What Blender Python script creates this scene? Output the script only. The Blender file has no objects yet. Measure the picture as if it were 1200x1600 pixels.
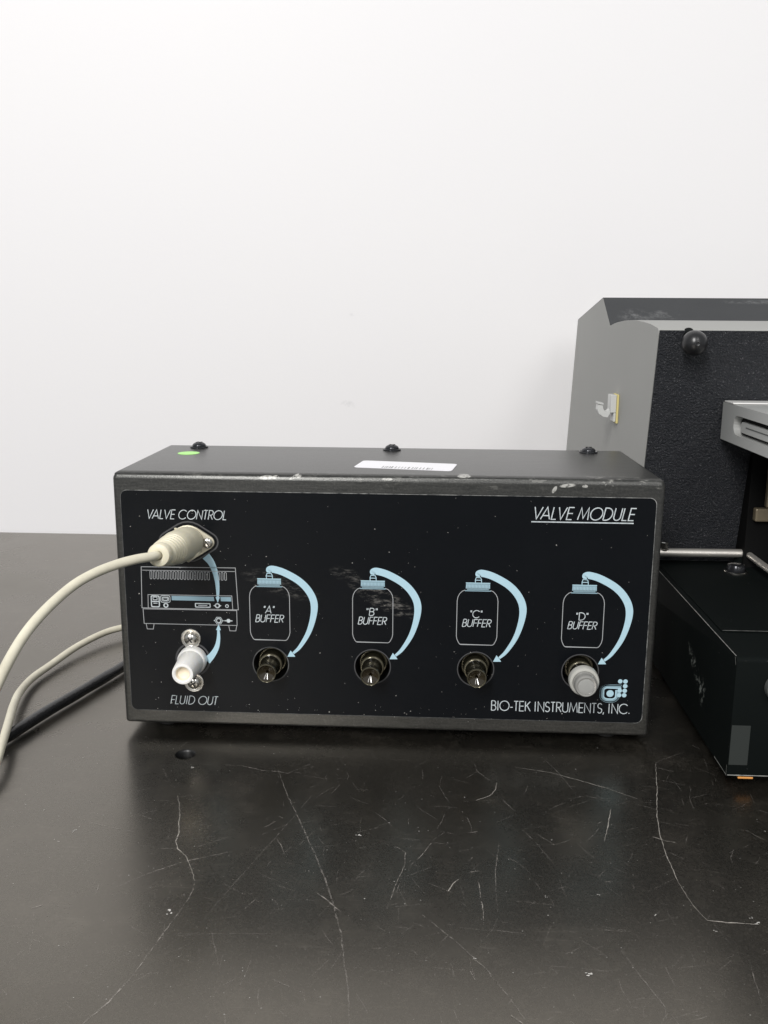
import bpy, bmesh, math, random
from mathutils import Vector, Matrix, noise as mnoise

random.seed(7)
PI = math.pi
scene = bpy.context.scene

# ------------------------------------------------------------------ camera
cam_d = bpy.data.cameras.new('camera')
cam = bpy.data.objects.new('camera', cam_d)
scene.collection.objects.link(cam)
yaw, pitch, roll = -0.0483, 0.2084, 0.0066
fw = Vector((math.sin(yaw)*math.cos(pitch), math.cos(yaw)*math.cos(pitch), -math.sin(pitch)))
rt = Vector((math.cos(yaw), -math.sin(yaw), 0))
up = rt.cross(fw)
rt2 = rt*math.cos(roll) + up*math.sin(roll)
up2 = up*math.cos(roll) - rt*math.sin(roll)
M = Matrix((rt2, up2, -fw)).transposed().to_4x4()
M.translation = Vector((0.0200, -0.4216, 0.1998))
cam.matrix_world = M
cam_d.sensor_fit = 'VERTICAL'
cam_d.sensor_height = 36
cam_d.lens = 1427.5/1600*36
cam_d.clip_start = 0.01
cam_d.clip_end = 50
scene.camera = cam

# ------------------------------------------------------------------ light
world = bpy.data.worlds.new('World')
scene.world = world
world.use_nodes = True
bg = world.node_tree.nodes['Background']
bg.inputs[0].default_value = (0.93, 0.97, 1.0, 1)
bg.inputs[1].default_value = 0.44

def area(name, loc, size, energy, col, target):
    d = bpy.data.lights.new(name, 'AREA')
    d.shape = 'RECTANGLE'; d.size, d.size_y = size
    d.energy = energy; d.color = col
    o = bpy.data.objects.new(name, d)
    scene.collection.objects.link(o)
    o.location = loc
    o.rotation_euler = (Vector(target)-Vector(loc)).to_track_quat('-Z', 'Y').to_euler()
    return o
area('ceiling_light', (-1.10, -3.10, 2.2), (0.50, 2.0), 142.0, (1.0, 0.985, 0.965), (-0.45, 0.1, 0))
area('ceiling_light', (1.10, -3.10, 2.2), (0.50, 2.0), 28.0, (1.0, 0.985, 0.97), (0.45, 0.1, 0))

scene.view_settings.view_transform = 'Standard'
scene.view_settings.look = 'None'
scene.view_settings.gamma = 1
scene.view_settings.use_curve_mapping = False
scene.view_settings.exposure = 0.0
scene.cycles.max_bounces = 10
scene.cycles.caustics_reflective = False
scene.cycles.caustics_refractive = False

# ------------------------------------------------------------------ materials
def mat(name, col, rough=0.5, metal=0.0, **kw):
    m = bpy.data.materials.new(name); m.use_nodes = True
    b = m.node_tree.nodes['Principled BSDF']
    b.inputs['Base Color'].default_value = (*col, 1)
    b.inputs['Roughness'].default_value = rough
    b.inputs['Metallic'].default_value = metal
    for k, v in kw.items():
        b.inputs[k.replace('_', ' ')].default_value = v
    return m

class NT:
    """small node-building helper"""
    def __init__(s, m):
        s.m = m; s.t = m.node_tree; s.b = s.t.nodes['Principled BSDF']
        s.co = s.n('ShaderNodeTexCoord').outputs['Object']
    def n(s, t, **kw):
        o = s.t.nodes.new(t)
        for k, v in kw.items(): setattr(o, k, v)
        return o
    def l(s, a, b): s.t.links.new(a, b)
    def mapping(s, scale=(1, 1, 1), rot=(0, 0, 0), loc=(0, 0, 0), src=None):
        o = s.n('ShaderNodeMapping')
        o.inputs['Scale'].default_value = scale; o.inputs['Rotation'].default_value = rot; o.inputs['Location'].default_value = loc
        s.l(src or s.co, o.inputs['Vector']); return o.outputs[0]
    def noise(s, scale, detail=4, rough=.55, src=None, dist=0):
        o = s.n('ShaderNodeTexNoise')
        o.inputs['Scale'].default_value = scale; o.inputs['Detail'].default_value = detail
        o.inputs['Roughness'].default_value = rough; o.inputs['Distortion'].default_value = dist
        s.l(src or s.co, o.inputs['Vector']); return o.outputs['Fac']
    def ramp(s, fac, *stops):
        o = s.n('ShaderNodeValToRGB'); e = o.color_ramp.elements
        while len(e) < len(stops): e.new(.5)
        for i, (p, c) in enumerate(stops):
            e[i].position = p; e[i].color = (c, c, c, 1) if not isinstance(c, tuple) else (*c, 1)
        s.l(fac, o.inputs[0]); return o.outputs[0]
    def math(s, op, a, b=0.0, clamp=False):
        o = s.n('ShaderNodeMath', operation=op, use_clamp=clamp)
        for i, v in enumerate((a, b)):
            if isinstance(v, (int, float)): o.inputs[i].default_value = v
            else: s.l(v, o.inputs[i])
        return o.outputs[0]
    def mix(s, fac, a, b):
        o = s.n('ShaderNodeMix', data_type='RGBA')
        for i, v in ((0, fac), (6, a), (7, b)):
            if isinstance(v, tuple): o.inputs[i].default_value = (*v, 1)
            elif isinstance(v, (int, float)): o.inputs[i].default_value = v
            else: s.l(v, o.inputs[i])
        return o.outputs[2]
    def bump(s, h, strength=.2, dist=.0005, normal=None):
        o = s.n('ShaderNodeBump'); o.inputs['Strength'].default_value = strength; o.inputs['Distance'].default_value = dist
        s.l(h, o.inputs['Height'])
        if normal: s.l(normal, o.inputs['Normal'])
        s.l(o.outputs[0], s.b.inputs['Normal']); return o.outputs[0]
    def xyz(s):
        o = s.n('ShaderNodeSeparateXYZ'); s.l(s.co, o.inputs[0]); return o.outputs
    def color(s, c): s.l(c, s.b.inputs['Base Color'])
    def rough(s, c): s.l(c, s.b.inputs['Roughness'])
    def blob(s, cx, cz, rx, rz, ang=0, a=0, b=2):
        """soft elliptical mask in object space axes a,b (1 in the middle)"""
        q = s.xyz()
        dx = s.math('SUBTRACT', q[a], cx); dz = s.math('SUBTRACT', q[b], cz)
        ca, sa = math.cos(ang), math.sin(ang)
        u = s.math('DIVIDE', s.math('ADD', s.math('MULTIPLY', dx, ca), s.math('MULTIPLY', dz, sa)), rx)
        v = s.math('DIVIDE', s.math('SUBTRACT', s.math('MULTIPLY', dz, ca), s.math('MULTIPLY', dx, sa)), rz)
        r2 = s.math('ADD', s.math('MULTIPLY', u, u), s.math('MULTIPLY', v, v))
        return s.math('SUBTRACT', 1.0, r2, True)

MAT = {}
# painted wall: very slight orange-peel and a couple of marks
m = MAT['wall'] = mat('wall_paint', (.80, .79, .795), .55); q = NT(m)
n1 = q.noise(3, 3); n2 = q.noise(260, 3)
mk = q.math('MULTIPLY', q.ramp(q.noise(55, 4), (.5, 0), (.62, 1)), q.math('ADD', q.blob(-.056, .119, .008, .007), q.math('ADD', q.blob(-.0515, .2035, .004, .002), q.blob(-.21, .335, .003, .0015)), True))
q.color(q.mix(q.math('MULTIPLY', mk, .4), q.mix(n1, (.80, .785, .795), (.815, .80, .80)), (.35, .35, .36)))
q.bump(n2, .06, .0008)

# black phenolic bench top, satin, with haze and rubbed patches
m = MAT['table'] = mat('bench_top', (.018, .017, .016), .3); q = NT(m)
m.node_tree.nodes['Principled BSDF'].inputs['IOR'].default_value = 2.05
m.node_tree.nodes['Principled BSDF'].inputs['Specular Tint'].default_value = (1, .94, .83, 1)
m.node_tree.nodes['Principled BSDF'].inputs['Coat Weight'].default_value = .55
m.node_tree.nodes['Principled BSDF'].inputs['Coat Roughness'].default_value = .42
m.node_tree.nodes['Principled BSDF'].inputs['Coat Tint'].default_value = (1, .95, .87, 1)
ha = q.ramp(q.noise(7, 6, .62), (.42, 0), (.72, 1))
hb = q.ramp(q.noise(45, 5, .7), (.52, 0), (.75, 1))
fine = q.noise(900, 3, .6)
st = q.noise(60, 4, .6, q.mapping((1, 14, 1), (0, 0, .7)))
sc = q.ramp(st, (.60, 0), (.70, 1))
c = q.mix(q.math('MULTIPLY', ha, .5), (.0045, .0043, .0036), (.019, .0165, .0125))
c = q.mix(q.math('MULTIPLY', hb, .26), c, (.075, .068, .058))
c = q.mix(q.math('MULTIPLY', q.math('MULTIPLY', sc, hb), .35), c, (.16, .15, .14))
c = q.mix(q.math('MULTIPLY', q.ramp(q.noise(1100, 3, .7), (.48, 0), (.70, 1)), .16), c, (.11, .10, .085))
q.color(c)
q.rough(q.math('ADD', .205, q.math('ADD', q.math('MULTIPLY', ha, .11), q.math('MULTIPLY', fine, .05))))
q.bump(fine, .05, .00006)
MAT['hole'] = mat('hole_inside', (.006, .006, .006), .4)
MAT['faint_edge'] = mat('faint_edge', (.055, .055, .058), .5)

# black painted case, grainy finish with worn front top edge
m = MAT['case'] = mat('case_paint', (.03, .03, .03), .42, IOR=1.6, Specular_Tint=(1, 1, .97, 1)); q = NT(m)
st = q.noise(70, 6, .75, q.mapping((1, 6, 12)))
fg = q.noise(1500, 2)
px = q.xyz()
c = q.mix(q.ramp(st, (.34, 0), (.70, 1)), (.007, .0072, .0070), (.036, .0355, .033))
c = q.mix(q.math('MULTIPLY', q.ramp(q.noise(850, 4, .75), (.47, 0), (.68, 1)), .35), c, (.095, .094, .088))
edge = q.math('MULTIPLY', q.ramp(px[1], (.0, 1), (.008, 0)), q.ramp(px[2], (.122, 0), (.1275, 1)))
wr = q.ramp(q.noise(240, 5, .65, q.mapping((.5, 1, 1))), (.57, 0), (.63, 1))
side = q.ramp(q.noise(14, 3, .6, q.mapping((1, 0, 0))), (.40, 0), (.62, 1))
right = q.ramp(q.math('ADD', px[0], .13), (.02, .35), (.16, 1))
wear = q.math('MULTIPLY', q.math('MULTIPLY', edge, wr), q.math('MULTIPLY', side, right))
bot = q.math('MULTIPLY', q.ramp(px[2], (.0, 1), (.008, 0)), q.ramp(q.noise(380, 4, .7, q.mapping((.5, 1, 1))), (.60, 0), (.72, .5)))
c = q.mix(q.math('MULTIPLY', wear, .75), c, (.40, .39, .36))
c = q.mix(q.math('MULTIPLY', bot, .6), c, (.20, .19, .17))
chip = None
for cx, cz, rx, rz, an in ((-.0560, .1262, .0036, .0010, .05), (-.0520, .1263, .0020, .0009, .2), (-.0430, .1266, .0028, .0007, .5), (-.0405, .1268, .0012, .0006, .5), (.0790, .1225, .0009, .0020, -.5), (.0850, .1245, .0040, .0009, .1), (.0930, .1243, .0014, .0008, 0), (.0010, .1262, .0028, .0006, 0), (.0370, .1278, .0034, .0006, 0)):
    bl = q.blob(cx, cz, rx, rz, an); chip = bl if chip is None else q.math('ADD', chip, bl, True)
chip = q.math('MULTIPLY', q.ramp(chip, (.0, 0), (.35, 1)), q.ramp(px[1], (.0045, 1), (.006, 0)))
chip = q.math('MULTIPLY', chip, q.ramp(q.noise(500, 4, .7), (.36, 0), (.52, 1)))
c = q.mix(q.math('MULTIPLY', chip, .85), c, (.50, .49, .46))
q.color(c)
q.rough(q.math('ADD', .24, q.math('MULTIPLY', st, .12)))
q.bump(q.math('ADD', fg, q.math('MULTIPLY', st, 1.5)), .32, .00016)

# polycarbonate front overlay with chalky scuffs
m = MAT['panel'] = mat('panel_overlay', (.006, .0075, .011), .38, Specular_IOR_Level=.16); q = NT(m)
g = q.noise(2200, 2)
sm = q.ramp(q.noise(330, 7, .78, q.mapping((.55, 1, 1.9), (0, .50, 0))), (.50, 0), (.64, 1))
ar = q.math('ADD', q.math('MULTIPLY', q.blob(-.001, .068, .020, .0055, -.50), 1.3), q.math('MULTIPLY', q.blob(-.050, .074, .021, .006, -.30), .6), True)
ar2 = q.math('ADD', ar, q.math('MULTIPLY', q.blob(-.019, .080, .008, .004, -.3), .5), True)
haze = q.ramp(q.noise(30, 4, .6), (.5, 0), (.8, 1))
c = q.mix(q.math('MULTIPLY', haze, .3), (.0018, .0027, .0042), (.005, .0063, .0085))
c = q.mix(q.math('MULTIPLY', q.math('MULTIPLY', sm, ar2), .42), c, (.40, .38, .35))
q.color(c); q.bump(g, .14, .00015)
m = MAT['panel_edge'] = mat('panel_edge', (.3, .3, .3), .5); q = NT(m)
pp = q.xyz()
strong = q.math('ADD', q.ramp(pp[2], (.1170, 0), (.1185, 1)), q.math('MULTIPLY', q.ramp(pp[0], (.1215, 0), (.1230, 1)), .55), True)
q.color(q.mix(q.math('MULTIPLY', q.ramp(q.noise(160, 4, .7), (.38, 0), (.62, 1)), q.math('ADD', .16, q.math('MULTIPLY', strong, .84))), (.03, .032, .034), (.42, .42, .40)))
m = MAT['white_ink'] = mat('white_ink', (.56, .61, .63), .45); q = NT(m)
q.color(q.mix(q.ramp(q.noise(700, 3), (.35, 0), (.65, 1)), (.44, .48, .50), (.62, .67, .69)))
m = MAT['line_ink'] = mat('line_ink', (.40, .41, .42), .45)
m = MAT['blue_ink'] = mat('blue_ink', (.40, .62, .73), .42); q = NT(m)
q.color(q.mix(q.noise(500, 3), (.40, .60, .70), (.48, .67, .75)))
MAT['dim_blue_ink'] = mat('dim_blue_ink', (.24, .36, .42), .45)
MAT['dust'] = mat('dust', (.55, .53, .50), .9)
MAT['scratch_hi'] = mat('scratch_pale', (.40, .37, .33), .8)
for nm, f in (('scratch_mid', .95), ('scratch_lo', .50)):
    m = MAT[nm] = mat(nm, (.34, .31, .28), .8); q = NT(m)
    q.l(q.math('MULTIPLY', q.ramp(q.noise(420, 3, .7), (.36, 0), (.66, 1)), f), q.b.inputs['Alpha'])
q = NT(MAT['scratch_hi']); q.l(q.ramp(q.noise(420, 3, .7), (.28, .25), (.56, .95)), q.b.inputs['Alpha'])

MAT['steel'] = mat('bright_steel', (.62, .60, .56), .22, 1.0)
MAT['rod_steel'] = mat('rod_steel', (.86, .82, .76), .42, .85)
MAT['brass_rim'] = mat('brassy_rim', (.12, .108, .074), .20, .6)
MAT['black_screw'] = mat('black_oxide', (.035, .036, .04), .22, .6)
MAT['rubber'] = mat('rubber', (.015, .015, .015), .7)
m = MAT['cream'] = mat('cream_plastic', (.72, .66, .47), .42, Subsurface_Weight=.12, Subsurface_Radius=(.004, .003, .0015), Subsurface_Scale=.5); q = NT(m)
q.color(q.mix(q.noise(45, 4), (.68, .63, .48), (.76, .71, .55))); q.bump(q.noise(600, 3), .05, .0003)
m = MAT['cream_cable'] = mat('cream_cable', (.70, .65, .50), .45); q = NT(m)
q.color(q.mix(q.ramp(q.noise(35, 5, .7), (.35, 0), (.7, 1)), (.75, .71, .57), (.56, .52, .41))); q.bump(q.noise(300, 3), .06, .0004)
MAT['flange'] = mat('flange_metal', (.66, .61, .48), .38, .25)
MAT['nylon'] = mat('white_nylon', (.92, .90, .86), .33, Subsurface_Weight=.12, Subsurface_Radius=(.006, .005, .003), Subsurface_Scale=.6)
MAT['bore'] = mat('bore_brown', (.86, .77, .61), .5)
MAT['amber'] = mat('dark_amber_plastic', (.012, .011, .007), .16, Coat_Weight=.6, Coat_Roughness=.05)
MAT['amber_cup'] = mat('amber_cup', (.022, .016, .007), .12, Coat_Weight=.8, Coat_Roughness=.04)
MAT['recess'] = mat('recess_black', (.006, .006, .006), .5)
MAT['frost'] = mat('frosted_cap', (.70, .70, .67), .28, Transmission_Weight=.55, IOR=1.45)
MAT['frost2'] = mat('frosted_rim', (.46, .455, .42), .28, Subsurface_Weight=.3, Subsurface_Radius=(.004, .004, .004), Subsurface_Scale=.5)
MAT['frost_dark'] = mat('frosted_barrel', (.27, .265, .25), .22, Coat_Weight=.4)
MAT['label'] = mat('white_label', (.86, .85, .88), .4)
MAT['label_ink'] = mat('label_ink', (.30, .30, .30), .5)
MAT['green'] = mat('green_sticker', (.45, .88, .26), .5)
m = MAT['black_cable'] = mat('black_cable', (.016, .016, .017), .25); q = NT(m)
q.bump(q.noise(260, 4, .7), .35, .0008)

# instrument on the right
m = MAT['grey_paint'] = mat('grey_paint', (.33, .33, .315), .62); q = NT(m)
q.color(q.mix(q.noise(9, 4), (.31, .31, .295), (.35, .35, .335))); q.bump(q.noise(700, 2), .10, .0002)
m = MAT['dark_grey'] = mat('lid_paint', (.10, .103, .107), .65, Specular_IOR_Level=.3); q = NT(m)
sc = q.math('MULTIPLY', q.ramp(q.noise(140, 5, .7), (.45, 0), (.65, 1)), q.math('ADD', q.blob(.166, .250, .014, .010, .0, 0, 1), q.math('ADD', q.blob(.186, .252, .012, .006, 0, 0, 1), q.blob(.255, .268, .03, .003, 0, 0, 1)), True))
q.color(q.mix(q.math('MULTIPLY', sc, .32), q.mix(q.noise(25, 4), (.035, .037, .040), (.052, .054, .056)), (.36, .36, .36)))
q.bump(q.noise(900, 2), .12, .0002)
m = MAT['texture_black'] = mat('textured_black', (.014, .015, .02), .33); q = NT(m)
q.bump(q.noise(950, 3, .6), 1.0, .0026)
sp = q.ramp(q.noise(1300, 2), (.63, 0), (.70, 1))
q.color(q.mix(q.math('MULTIPLY', sp, .3), (.016, .0175, .022), (.40, .40, .41)))
m = MAT['base_black'] = mat('base_black', (.010, .0115, .0115), .72, Specular_IOR_Level=.06); q = NT(m)
sm = q.math('MULTIPLY', q.ramp(q.noise(260, 6, .75), (.53, 0), (.60, 1)), q.math('ADD', q.blob(.016, .029, .020, .0045, .50, 1, 2), q.blob(.003, .024, .006, .009, 0, 1, 2), True))
dots = q.ramp(q.noise(900, 2), (.74, 0), (.76, 1))
c = q.mix(q.math('MULTIPLY', sm, .65), (.0045, .006, .0058), (.26, .28, .26))
q.color(q.mix(q.math('MULTIPLY', dots, .25), c, (.3, .3, .3))); q.bump(q.noise(1200, 2), .08, .0002)
MAT['wear_highlight_edge'] = mat('wear_highlight_edge', (.32, .32, .30), .5)
MAT['alu'] = mat('satin_aluminium', (.50, .505, .49), .42, .35)
MAT['alu_bright'] = mat('aluminium_lip', (.80, .79, .77), .4, .2)
MAT['gasket'] = mat('gasket', (.004, .004, .004), .7, Specular_IOR_Level=.1)
MAT['tan'] = mat('tan_plate', (.22, .18, .12), .4, .3)
MAT['ball'] = mat('ball_knob', (.012, .012, .013), .30)
MAT['tape'] = mat('grey_tape', (.030, .034, .032), .6, Specular_IOR_Level=.2)
MAT['orange'] = mat('orange_foam', (.72, .32, .08), .7)
MAT['knurl'] = mat('knurled_grey', (.10, .105, .10), .4)
MAT['clip'] = mat('clip_plastic', (.58, .585, .57), .45)
MAT['foam'] = mat('yellow_foam', (.68, .58, .24), .8)

# ------------------------------------------------------------------ builders
def link(name, me, material=None, parent=None, smooth=False):
    o = bpy.data.objects.new(name, me)
    scene.collection.objects.link(o)
    if material:
        me.materials.clear(); me.materials.append(MAT[material])
    if parent: o.parent = parent
    if smooth:
        for p in me.polygons: p.use_smooth = True
    return o
def obj(name, bm, material, parent=None, smooth=None):
    """smooth: None flat, or an angle in degrees under which edges are smoothed"""
    bmesh.ops.recalc_face_normals(bm, faces=bm.faces)
    if smooth is not None:
        for f in bm.faces: f.smooth = True
        for e in bm.edges:
            if len(e.link_faces) == 2 and e.calc_face_angle(0) > math.radians(smooth): e.smooth = False
    me = bpy.data.meshes.new(name); bm.to_mesh(me); bm.free()
    return link(name, me, material, parent)
def empty(name, loc, label, cat, group=None):
    o = bpy.data.objects.new(name, None); scene.collection.objects.link(o)
    o.location = loc; o.empty_display_size = .02
    return tag(o, label, cat, group)
def tag(o, label=None, cat=None, group=None, kind=None):
    for k, v in (('label', label), ('category', cat), ('group', group), ('kind', kind)):
        if v: o[k] = v
    return o
def box(bm, a, b):
    r = bmesh.ops.create_cube(bm, size=1)
    c = [(a[i]+b[i])/2 for i in range(3)]; s = [b[i]-a[i] for i in range(3)]
    bmesh.ops.scale(bm, vec=s, verts=r['verts']); bmesh.ops.translate(bm, vec=c, verts=r['verts'])
    return r['verts']
def bevel(bm, w, seg=3, sel=None):
    es = [e for e in bm.edges if sel is None or sel(e)]
    bmesh.ops.bevel(bm, geom=es, offset=w, segments=seg, profile=.5, affect='EDGES')
def bbox(a, b, w=.0005, seg=2):
    bm = bmesh.new(); box(bm, a, b); bevel(bm, w, seg); return bm
def frame_of(d):
    d = Vector(d).normalized()
    a = Vector((0, 0, 1)) if abs(d.z) < .9 else Vector((1, 0, 0))
    u = d.cross(a).normalized(); return u, d.cross(u).normalized(), d
def lathe(bm, origin, axis, prof, seg=40, close=False):
    """prof: list of (distance along axis, radius)"""
    u, v, d = frame_of(axis); o = Vector(origin); rings = []
    for t, r in prof:
        if r < 1e-7: rings.append([bm.verts.new(o+d*t)])
        else: rings.append([bm.verts.new(o+d*t+(u*math.cos(2*PI*k/seg)+v*math.sin(2*PI*k/seg))*r) for k in range(seg)])
    for a, b in zip(rings, rings[1:]):
        for k in range(seg):
            k2 = (k+1) % seg
            vs = [a[k % len(a)], a[k2 % len(a)], b[k2 % len(b)], b[k % len(b)]]
            vs = list(dict.fromkeys(vs))
            if len(vs) > 2: bm.faces.new(vs)
    return bm
def catmull(P, n=10):
    P = [Vector(p) for p in P]; Q = [P[0]*2-P[1]]+P+[P[-1]*2-P[-2]]; out = []
    for i in range(1, len(Q)-2):
        a, b, c, d = Q[i-1:i+3]
        for k in range(n):
            t = k/n
            out.append(.5*((2*b)+(c-a)*t+(2*a-5*b+4*c-d)*t*t+(3*b-a-3*c+d)*t**3))
    return out+[P[-1]]
def tube(bm, pts, r, seg=20, wob=0):
    pts = [Vector(p) for p in pts]; n = len(pts); u = None; rings = []
    for i, p in enumerate(pts):
        d = (pts[min(i+1, n-1)]-pts[max(i-1, 0)]).normalized()
        if u is None: u, v, _ = frame_of(d)
        u = (u-d*u.dot(d)).normalized(); v = d.cross(u)
        rr = r[i] if isinstance(r, (list, tuple)) else r
        rr *= 1+wob*mnoise.noise(p*60)
        rings.append([bm.verts.new(p+(u*math.cos(2*PI*k/seg)+v*math.sin(2*PI*k/seg))*rr) for k in range(seg)])
    for a, b in zip(rings, rings[1:]):
        for k in range(seg): bm.faces.new((a[k], a[(k+1) % seg], b[(k+1) % seg], b[k]))
    bm.faces.new(rings[0]); bm.faces.new(rings[-1][::-1])
    return bm
def prism(bm, poly, axis, a, b):
    """extrude a 2D polygon along axis 'x','y' or 'z' from a to b"""
    f = {'x': lambda p, t: (t, p[0], p[1]), 'y': lambda p, t: (p[0], t, p[1]), 'z': lambda p, t: (p[0], p[1], t)}[axis]
    A = [bm.verts.new(f(p, a)) for p in poly]; B = [bm.verts.new(f(p, b)) for p in poly]
    n = len(poly); bm.faces.new(A); bm.faces.new(B[::-1])
    for i in range(n): bm.faces.new((A[i], B[i], B[(i+1) % n], A[(i+1) % n]))
    return bm
def rrect(x0, x1, z0, z1, r, seg=6):
    out = []
    for cx, cz, a in ((x1-r, z1-r, 0), (x0+r, z1-r, 90), (x0+r, z0+r, 180), (x1-r, z0+r, 270)):
        for k in range(seg+1):
            t = math.radians(a+90*k/seg); out.append((cx+r*math.cos(t), cz+r*math.sin(t)))
    return out
def ellipse(cx, cz, rx, rz, n=24, a0=0, a1=360):
    c = a1-a0 == 360
    return [(cx+rx*math.cos(math.radians(a0+(a1-a0)*k/(n if c else n-1))), cz+rz*math.sin(math.radians(a0+(a1-a0)*k/(n if c else n-1)))) for k in range(n)]
SCRATCHES = [
 ([(-87.0, -61.1),(-84.3, -68.4),(-81.8, -76.1),(-80.8, -82.3),(-78.6, -89.4),(-78.1, -96.3),(-75.9, -101.2),(-71.6, -106.0),(-67.6, -113.2),(-64.0, -121.5)], 0.42, 0.8),
 ([(-64.0, -121.5),(-63.2, -128.8),(-64.4, -137.2)], 0.35, 0.6),
 ([(-64.4, -137.2),(-66.3, -146.9),(-68.4, -158.5),(-71.2, -173.1)], 0.35, 0.5),
 ([(-71.2, -173.1),(-74.7, -183.7),(-79.3, -193.0)], 0.8, 0.6),
 ([(-117.5, -84.5),(-108.4, -87.4),(-97.0, -90.5)], 0.4, 0.6),
 ([(-92.7, -128.2),(-83.8, -119.2),(-72.8, -110.7),(-62.8, -105.7),(-53.3, -101.6)], 0.4, 0.45),
 ([(-68.2, -99.2),(-57.9, -91.9)], 0.3, 0.6),
 ([(-82.9, -101.6),(-76.1, -101.0)], 0.3, 0.6),
 ([(-96.9, -133.6),(-98.7, -126.1)], 0.35, 0.6),
 ([(-42.2, -136.8),(-39.3, -130.8)], 0.35, 0.6),
 ([(-38.7, -91.2),(-35.4, -97.2),(-33.6, -102.6)], 0.35, 0.6),
 ([(-33.1, -73.1),(-39.8, -94.0),(-46.9, -116.0),(-52.6, -133.8),(-55.8, -146.3)], 0.35, 0.35),
 ([(-47.2, -34.8),(-38.7, -58.9),(-31.3, -76.8),(-23.2, -97.6),(-15.9, -117.2),(-11.5, -131.3),(-6.9, -148.5),(-4.7, -161.1),(-2.0, -175.4),(-0.5, -188.5)], 0.7, 0.35),
 ([(-73.0, -31.7),(-63.8, -32.4),(-54.1, -36.1),(-46.5, -36.9),(-41.9, -38.1),(-36.8, -32.6),(-32.8, -28.6)], 0.35, 0.45),
 ([(-17.9, -126.1),(-12.6, -131.4),(-8.1, -136.6)], 0.5, 0.5),
 ([(-44.8, -83.8),(-40.9, -79.4)], 0.35, 0.55),
 ([(-63.3, -151.5),(-46.6, -150.5),(-30.3, -149.5)], 0.3, 0.3),
 ([(-51.2, -149.4),(-48.2, -157.4),(-45.1, -165.7)], 0.35, 0.4),
 ([(-26.6, -171.5),(-20.5, -174.3)], 0.35, 0.5),
 ([(-117.7, -141.2),(-114.1, -138.8)], 0.5, 0.5),
 ([(-107.6, -165.5),(-111.1, -154.6),(-115.8, -142.9)], 0.3, 0.3),
 ([(-98.3, -17.0),(-96.2, -8.2)], 0.25, 0.6),
 ([(-102.6, -33.5),(-96.9, -43.9),(-92.8, -50.4)], 0.25, 0.4),
 ([(-82.6, -58.9),(-76.4, -66.6)], 0.25, 0.4),
 ([(63.1, -25.8),(78.9, -30.0),(89.7, -35.7),(102.7, -43.3),(113.9, -51.5)], 0.3, 0.8),
 ([(53.4, -40.8),(52.2, -47.8),(49.5, -52.7),(43.2, -57.2)], 0.4, 0.9),
 ([(44.1, -23.5),(45.0, -30.6),(51.0, -40.4)], 0.3, 0.6),
 ([(54.5, -55.1),(59.2, -64.7)], 0.3, 0.6),
 ([(100.5, -61.1),(96.7, -75.2),(93.2, -86.1)], 0.4, 0.9),
 ([(129.8, -17.5),(124.3, -43.4),(119.6, -62.6),(116.7, -80.0),(115.7, -95.9),(115.7, -112.4),(117.3, -125.6),(120.0, -133.8)], 0.35, 0.85),
 ([(120.0, -133.8),(129.6, -134.8),(137.3, -135.0)], 0.55, 0.9),
 ([(113.5, -81.6),(118.0, -84.1),(121.5, -85.3)], 0.35, 0.8),
 ([(34.2, -114.8),(31.8, -117.8),(29.9, -122.5)], 0.55, 0.9),
 ([(41.1, -114.2),(41.7, -124.5),(42.0, -133.6),(41.9, -140.6)], 0.4, 0.7),
 ([(8.0, -134.2),(11.0, -118.6),(13.7, -106.2),(13.6, -98.7),(10.8, -95.5),(6.3, -93.6)], 0.35, 0.5),
 ([(24.4, -90.6),(19.8, -100.5),(15.3, -108.2)], 0.35, 0.5),
 ([(24.4, -90.6),(30.5, -92.1)], 0.25, 0.35),
 ([(51.6, -97.5),(57.3, -103.2),(62.5, -111.6)], 0.3, 0.4),
 ([(77.3, -15.9),(83.1, -31.3),(87.0, -47.1)], 0.3, 0.35),
 ([(82.4, -60.9),(94.8, -52.4)], 0.3, 0.35),
 ([(129.8, -17.5),(132.1, -15.1),(146.8, -5.0)], 0.3, 0.35),
 ([(76.7, -141.1),(86.5, -141.2),(95.1, -141.6)], 0.35, 0.4),
 ([(30.8, -145.0),(26.7, -151.4)], 0.4, 0.4),
 ([(36.3, -163.9),(37.6, -167.8)], 0.4, 0.5),
 ([(47.5, -182.6),(51.0, -185.6)], 0.5, 0.6),
 ([(20.7, -136.7),(31.6, -149.5),(41.5, -162.9),(48.5, -176.6),(52.5, -185.5)], 0.6, 0.22),
 ([(86.7, -151.1),(90.3, -163.0),(95.0, -176.6),(97.2, -183.0)], 0.4, 0.25),
 ([(51.0, -88.6),(48.1, -108.3),(47.3, -124.2),(47.2, -133.3)], 0.35, 0.25),
 ([(60.9, -78.6),(66.2, -90.0),(70.8, -102.8)], 0.3, 0.25),
 ([(127.7, -153.4),(126.2, -163.8),(125.0, -172.9)], 0.35, 0.3),
 ([(39.1, -83.2),(42.7, -82.1)], 0.35, 0.7),
 ([(38.0, -110.4),(42.0, -109.3)], 0.3, 0.5),
 ([(88.4, -113.4),(91.4, -113.1)], 0.3, 0.5),
 ([(149.6, 5.5),(154.8, -1.1)], 0.4, 0.35),
 ([(28.6, -36.1),(27.4, -46.5),(29.8, -54.7),(33.1, -62.1)], 0.25, 0.3),
 ([(-243.3, 228.5),(-235.5, 227.4),(-229.5, 231.1)], 0.5, 0.5)]
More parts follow.
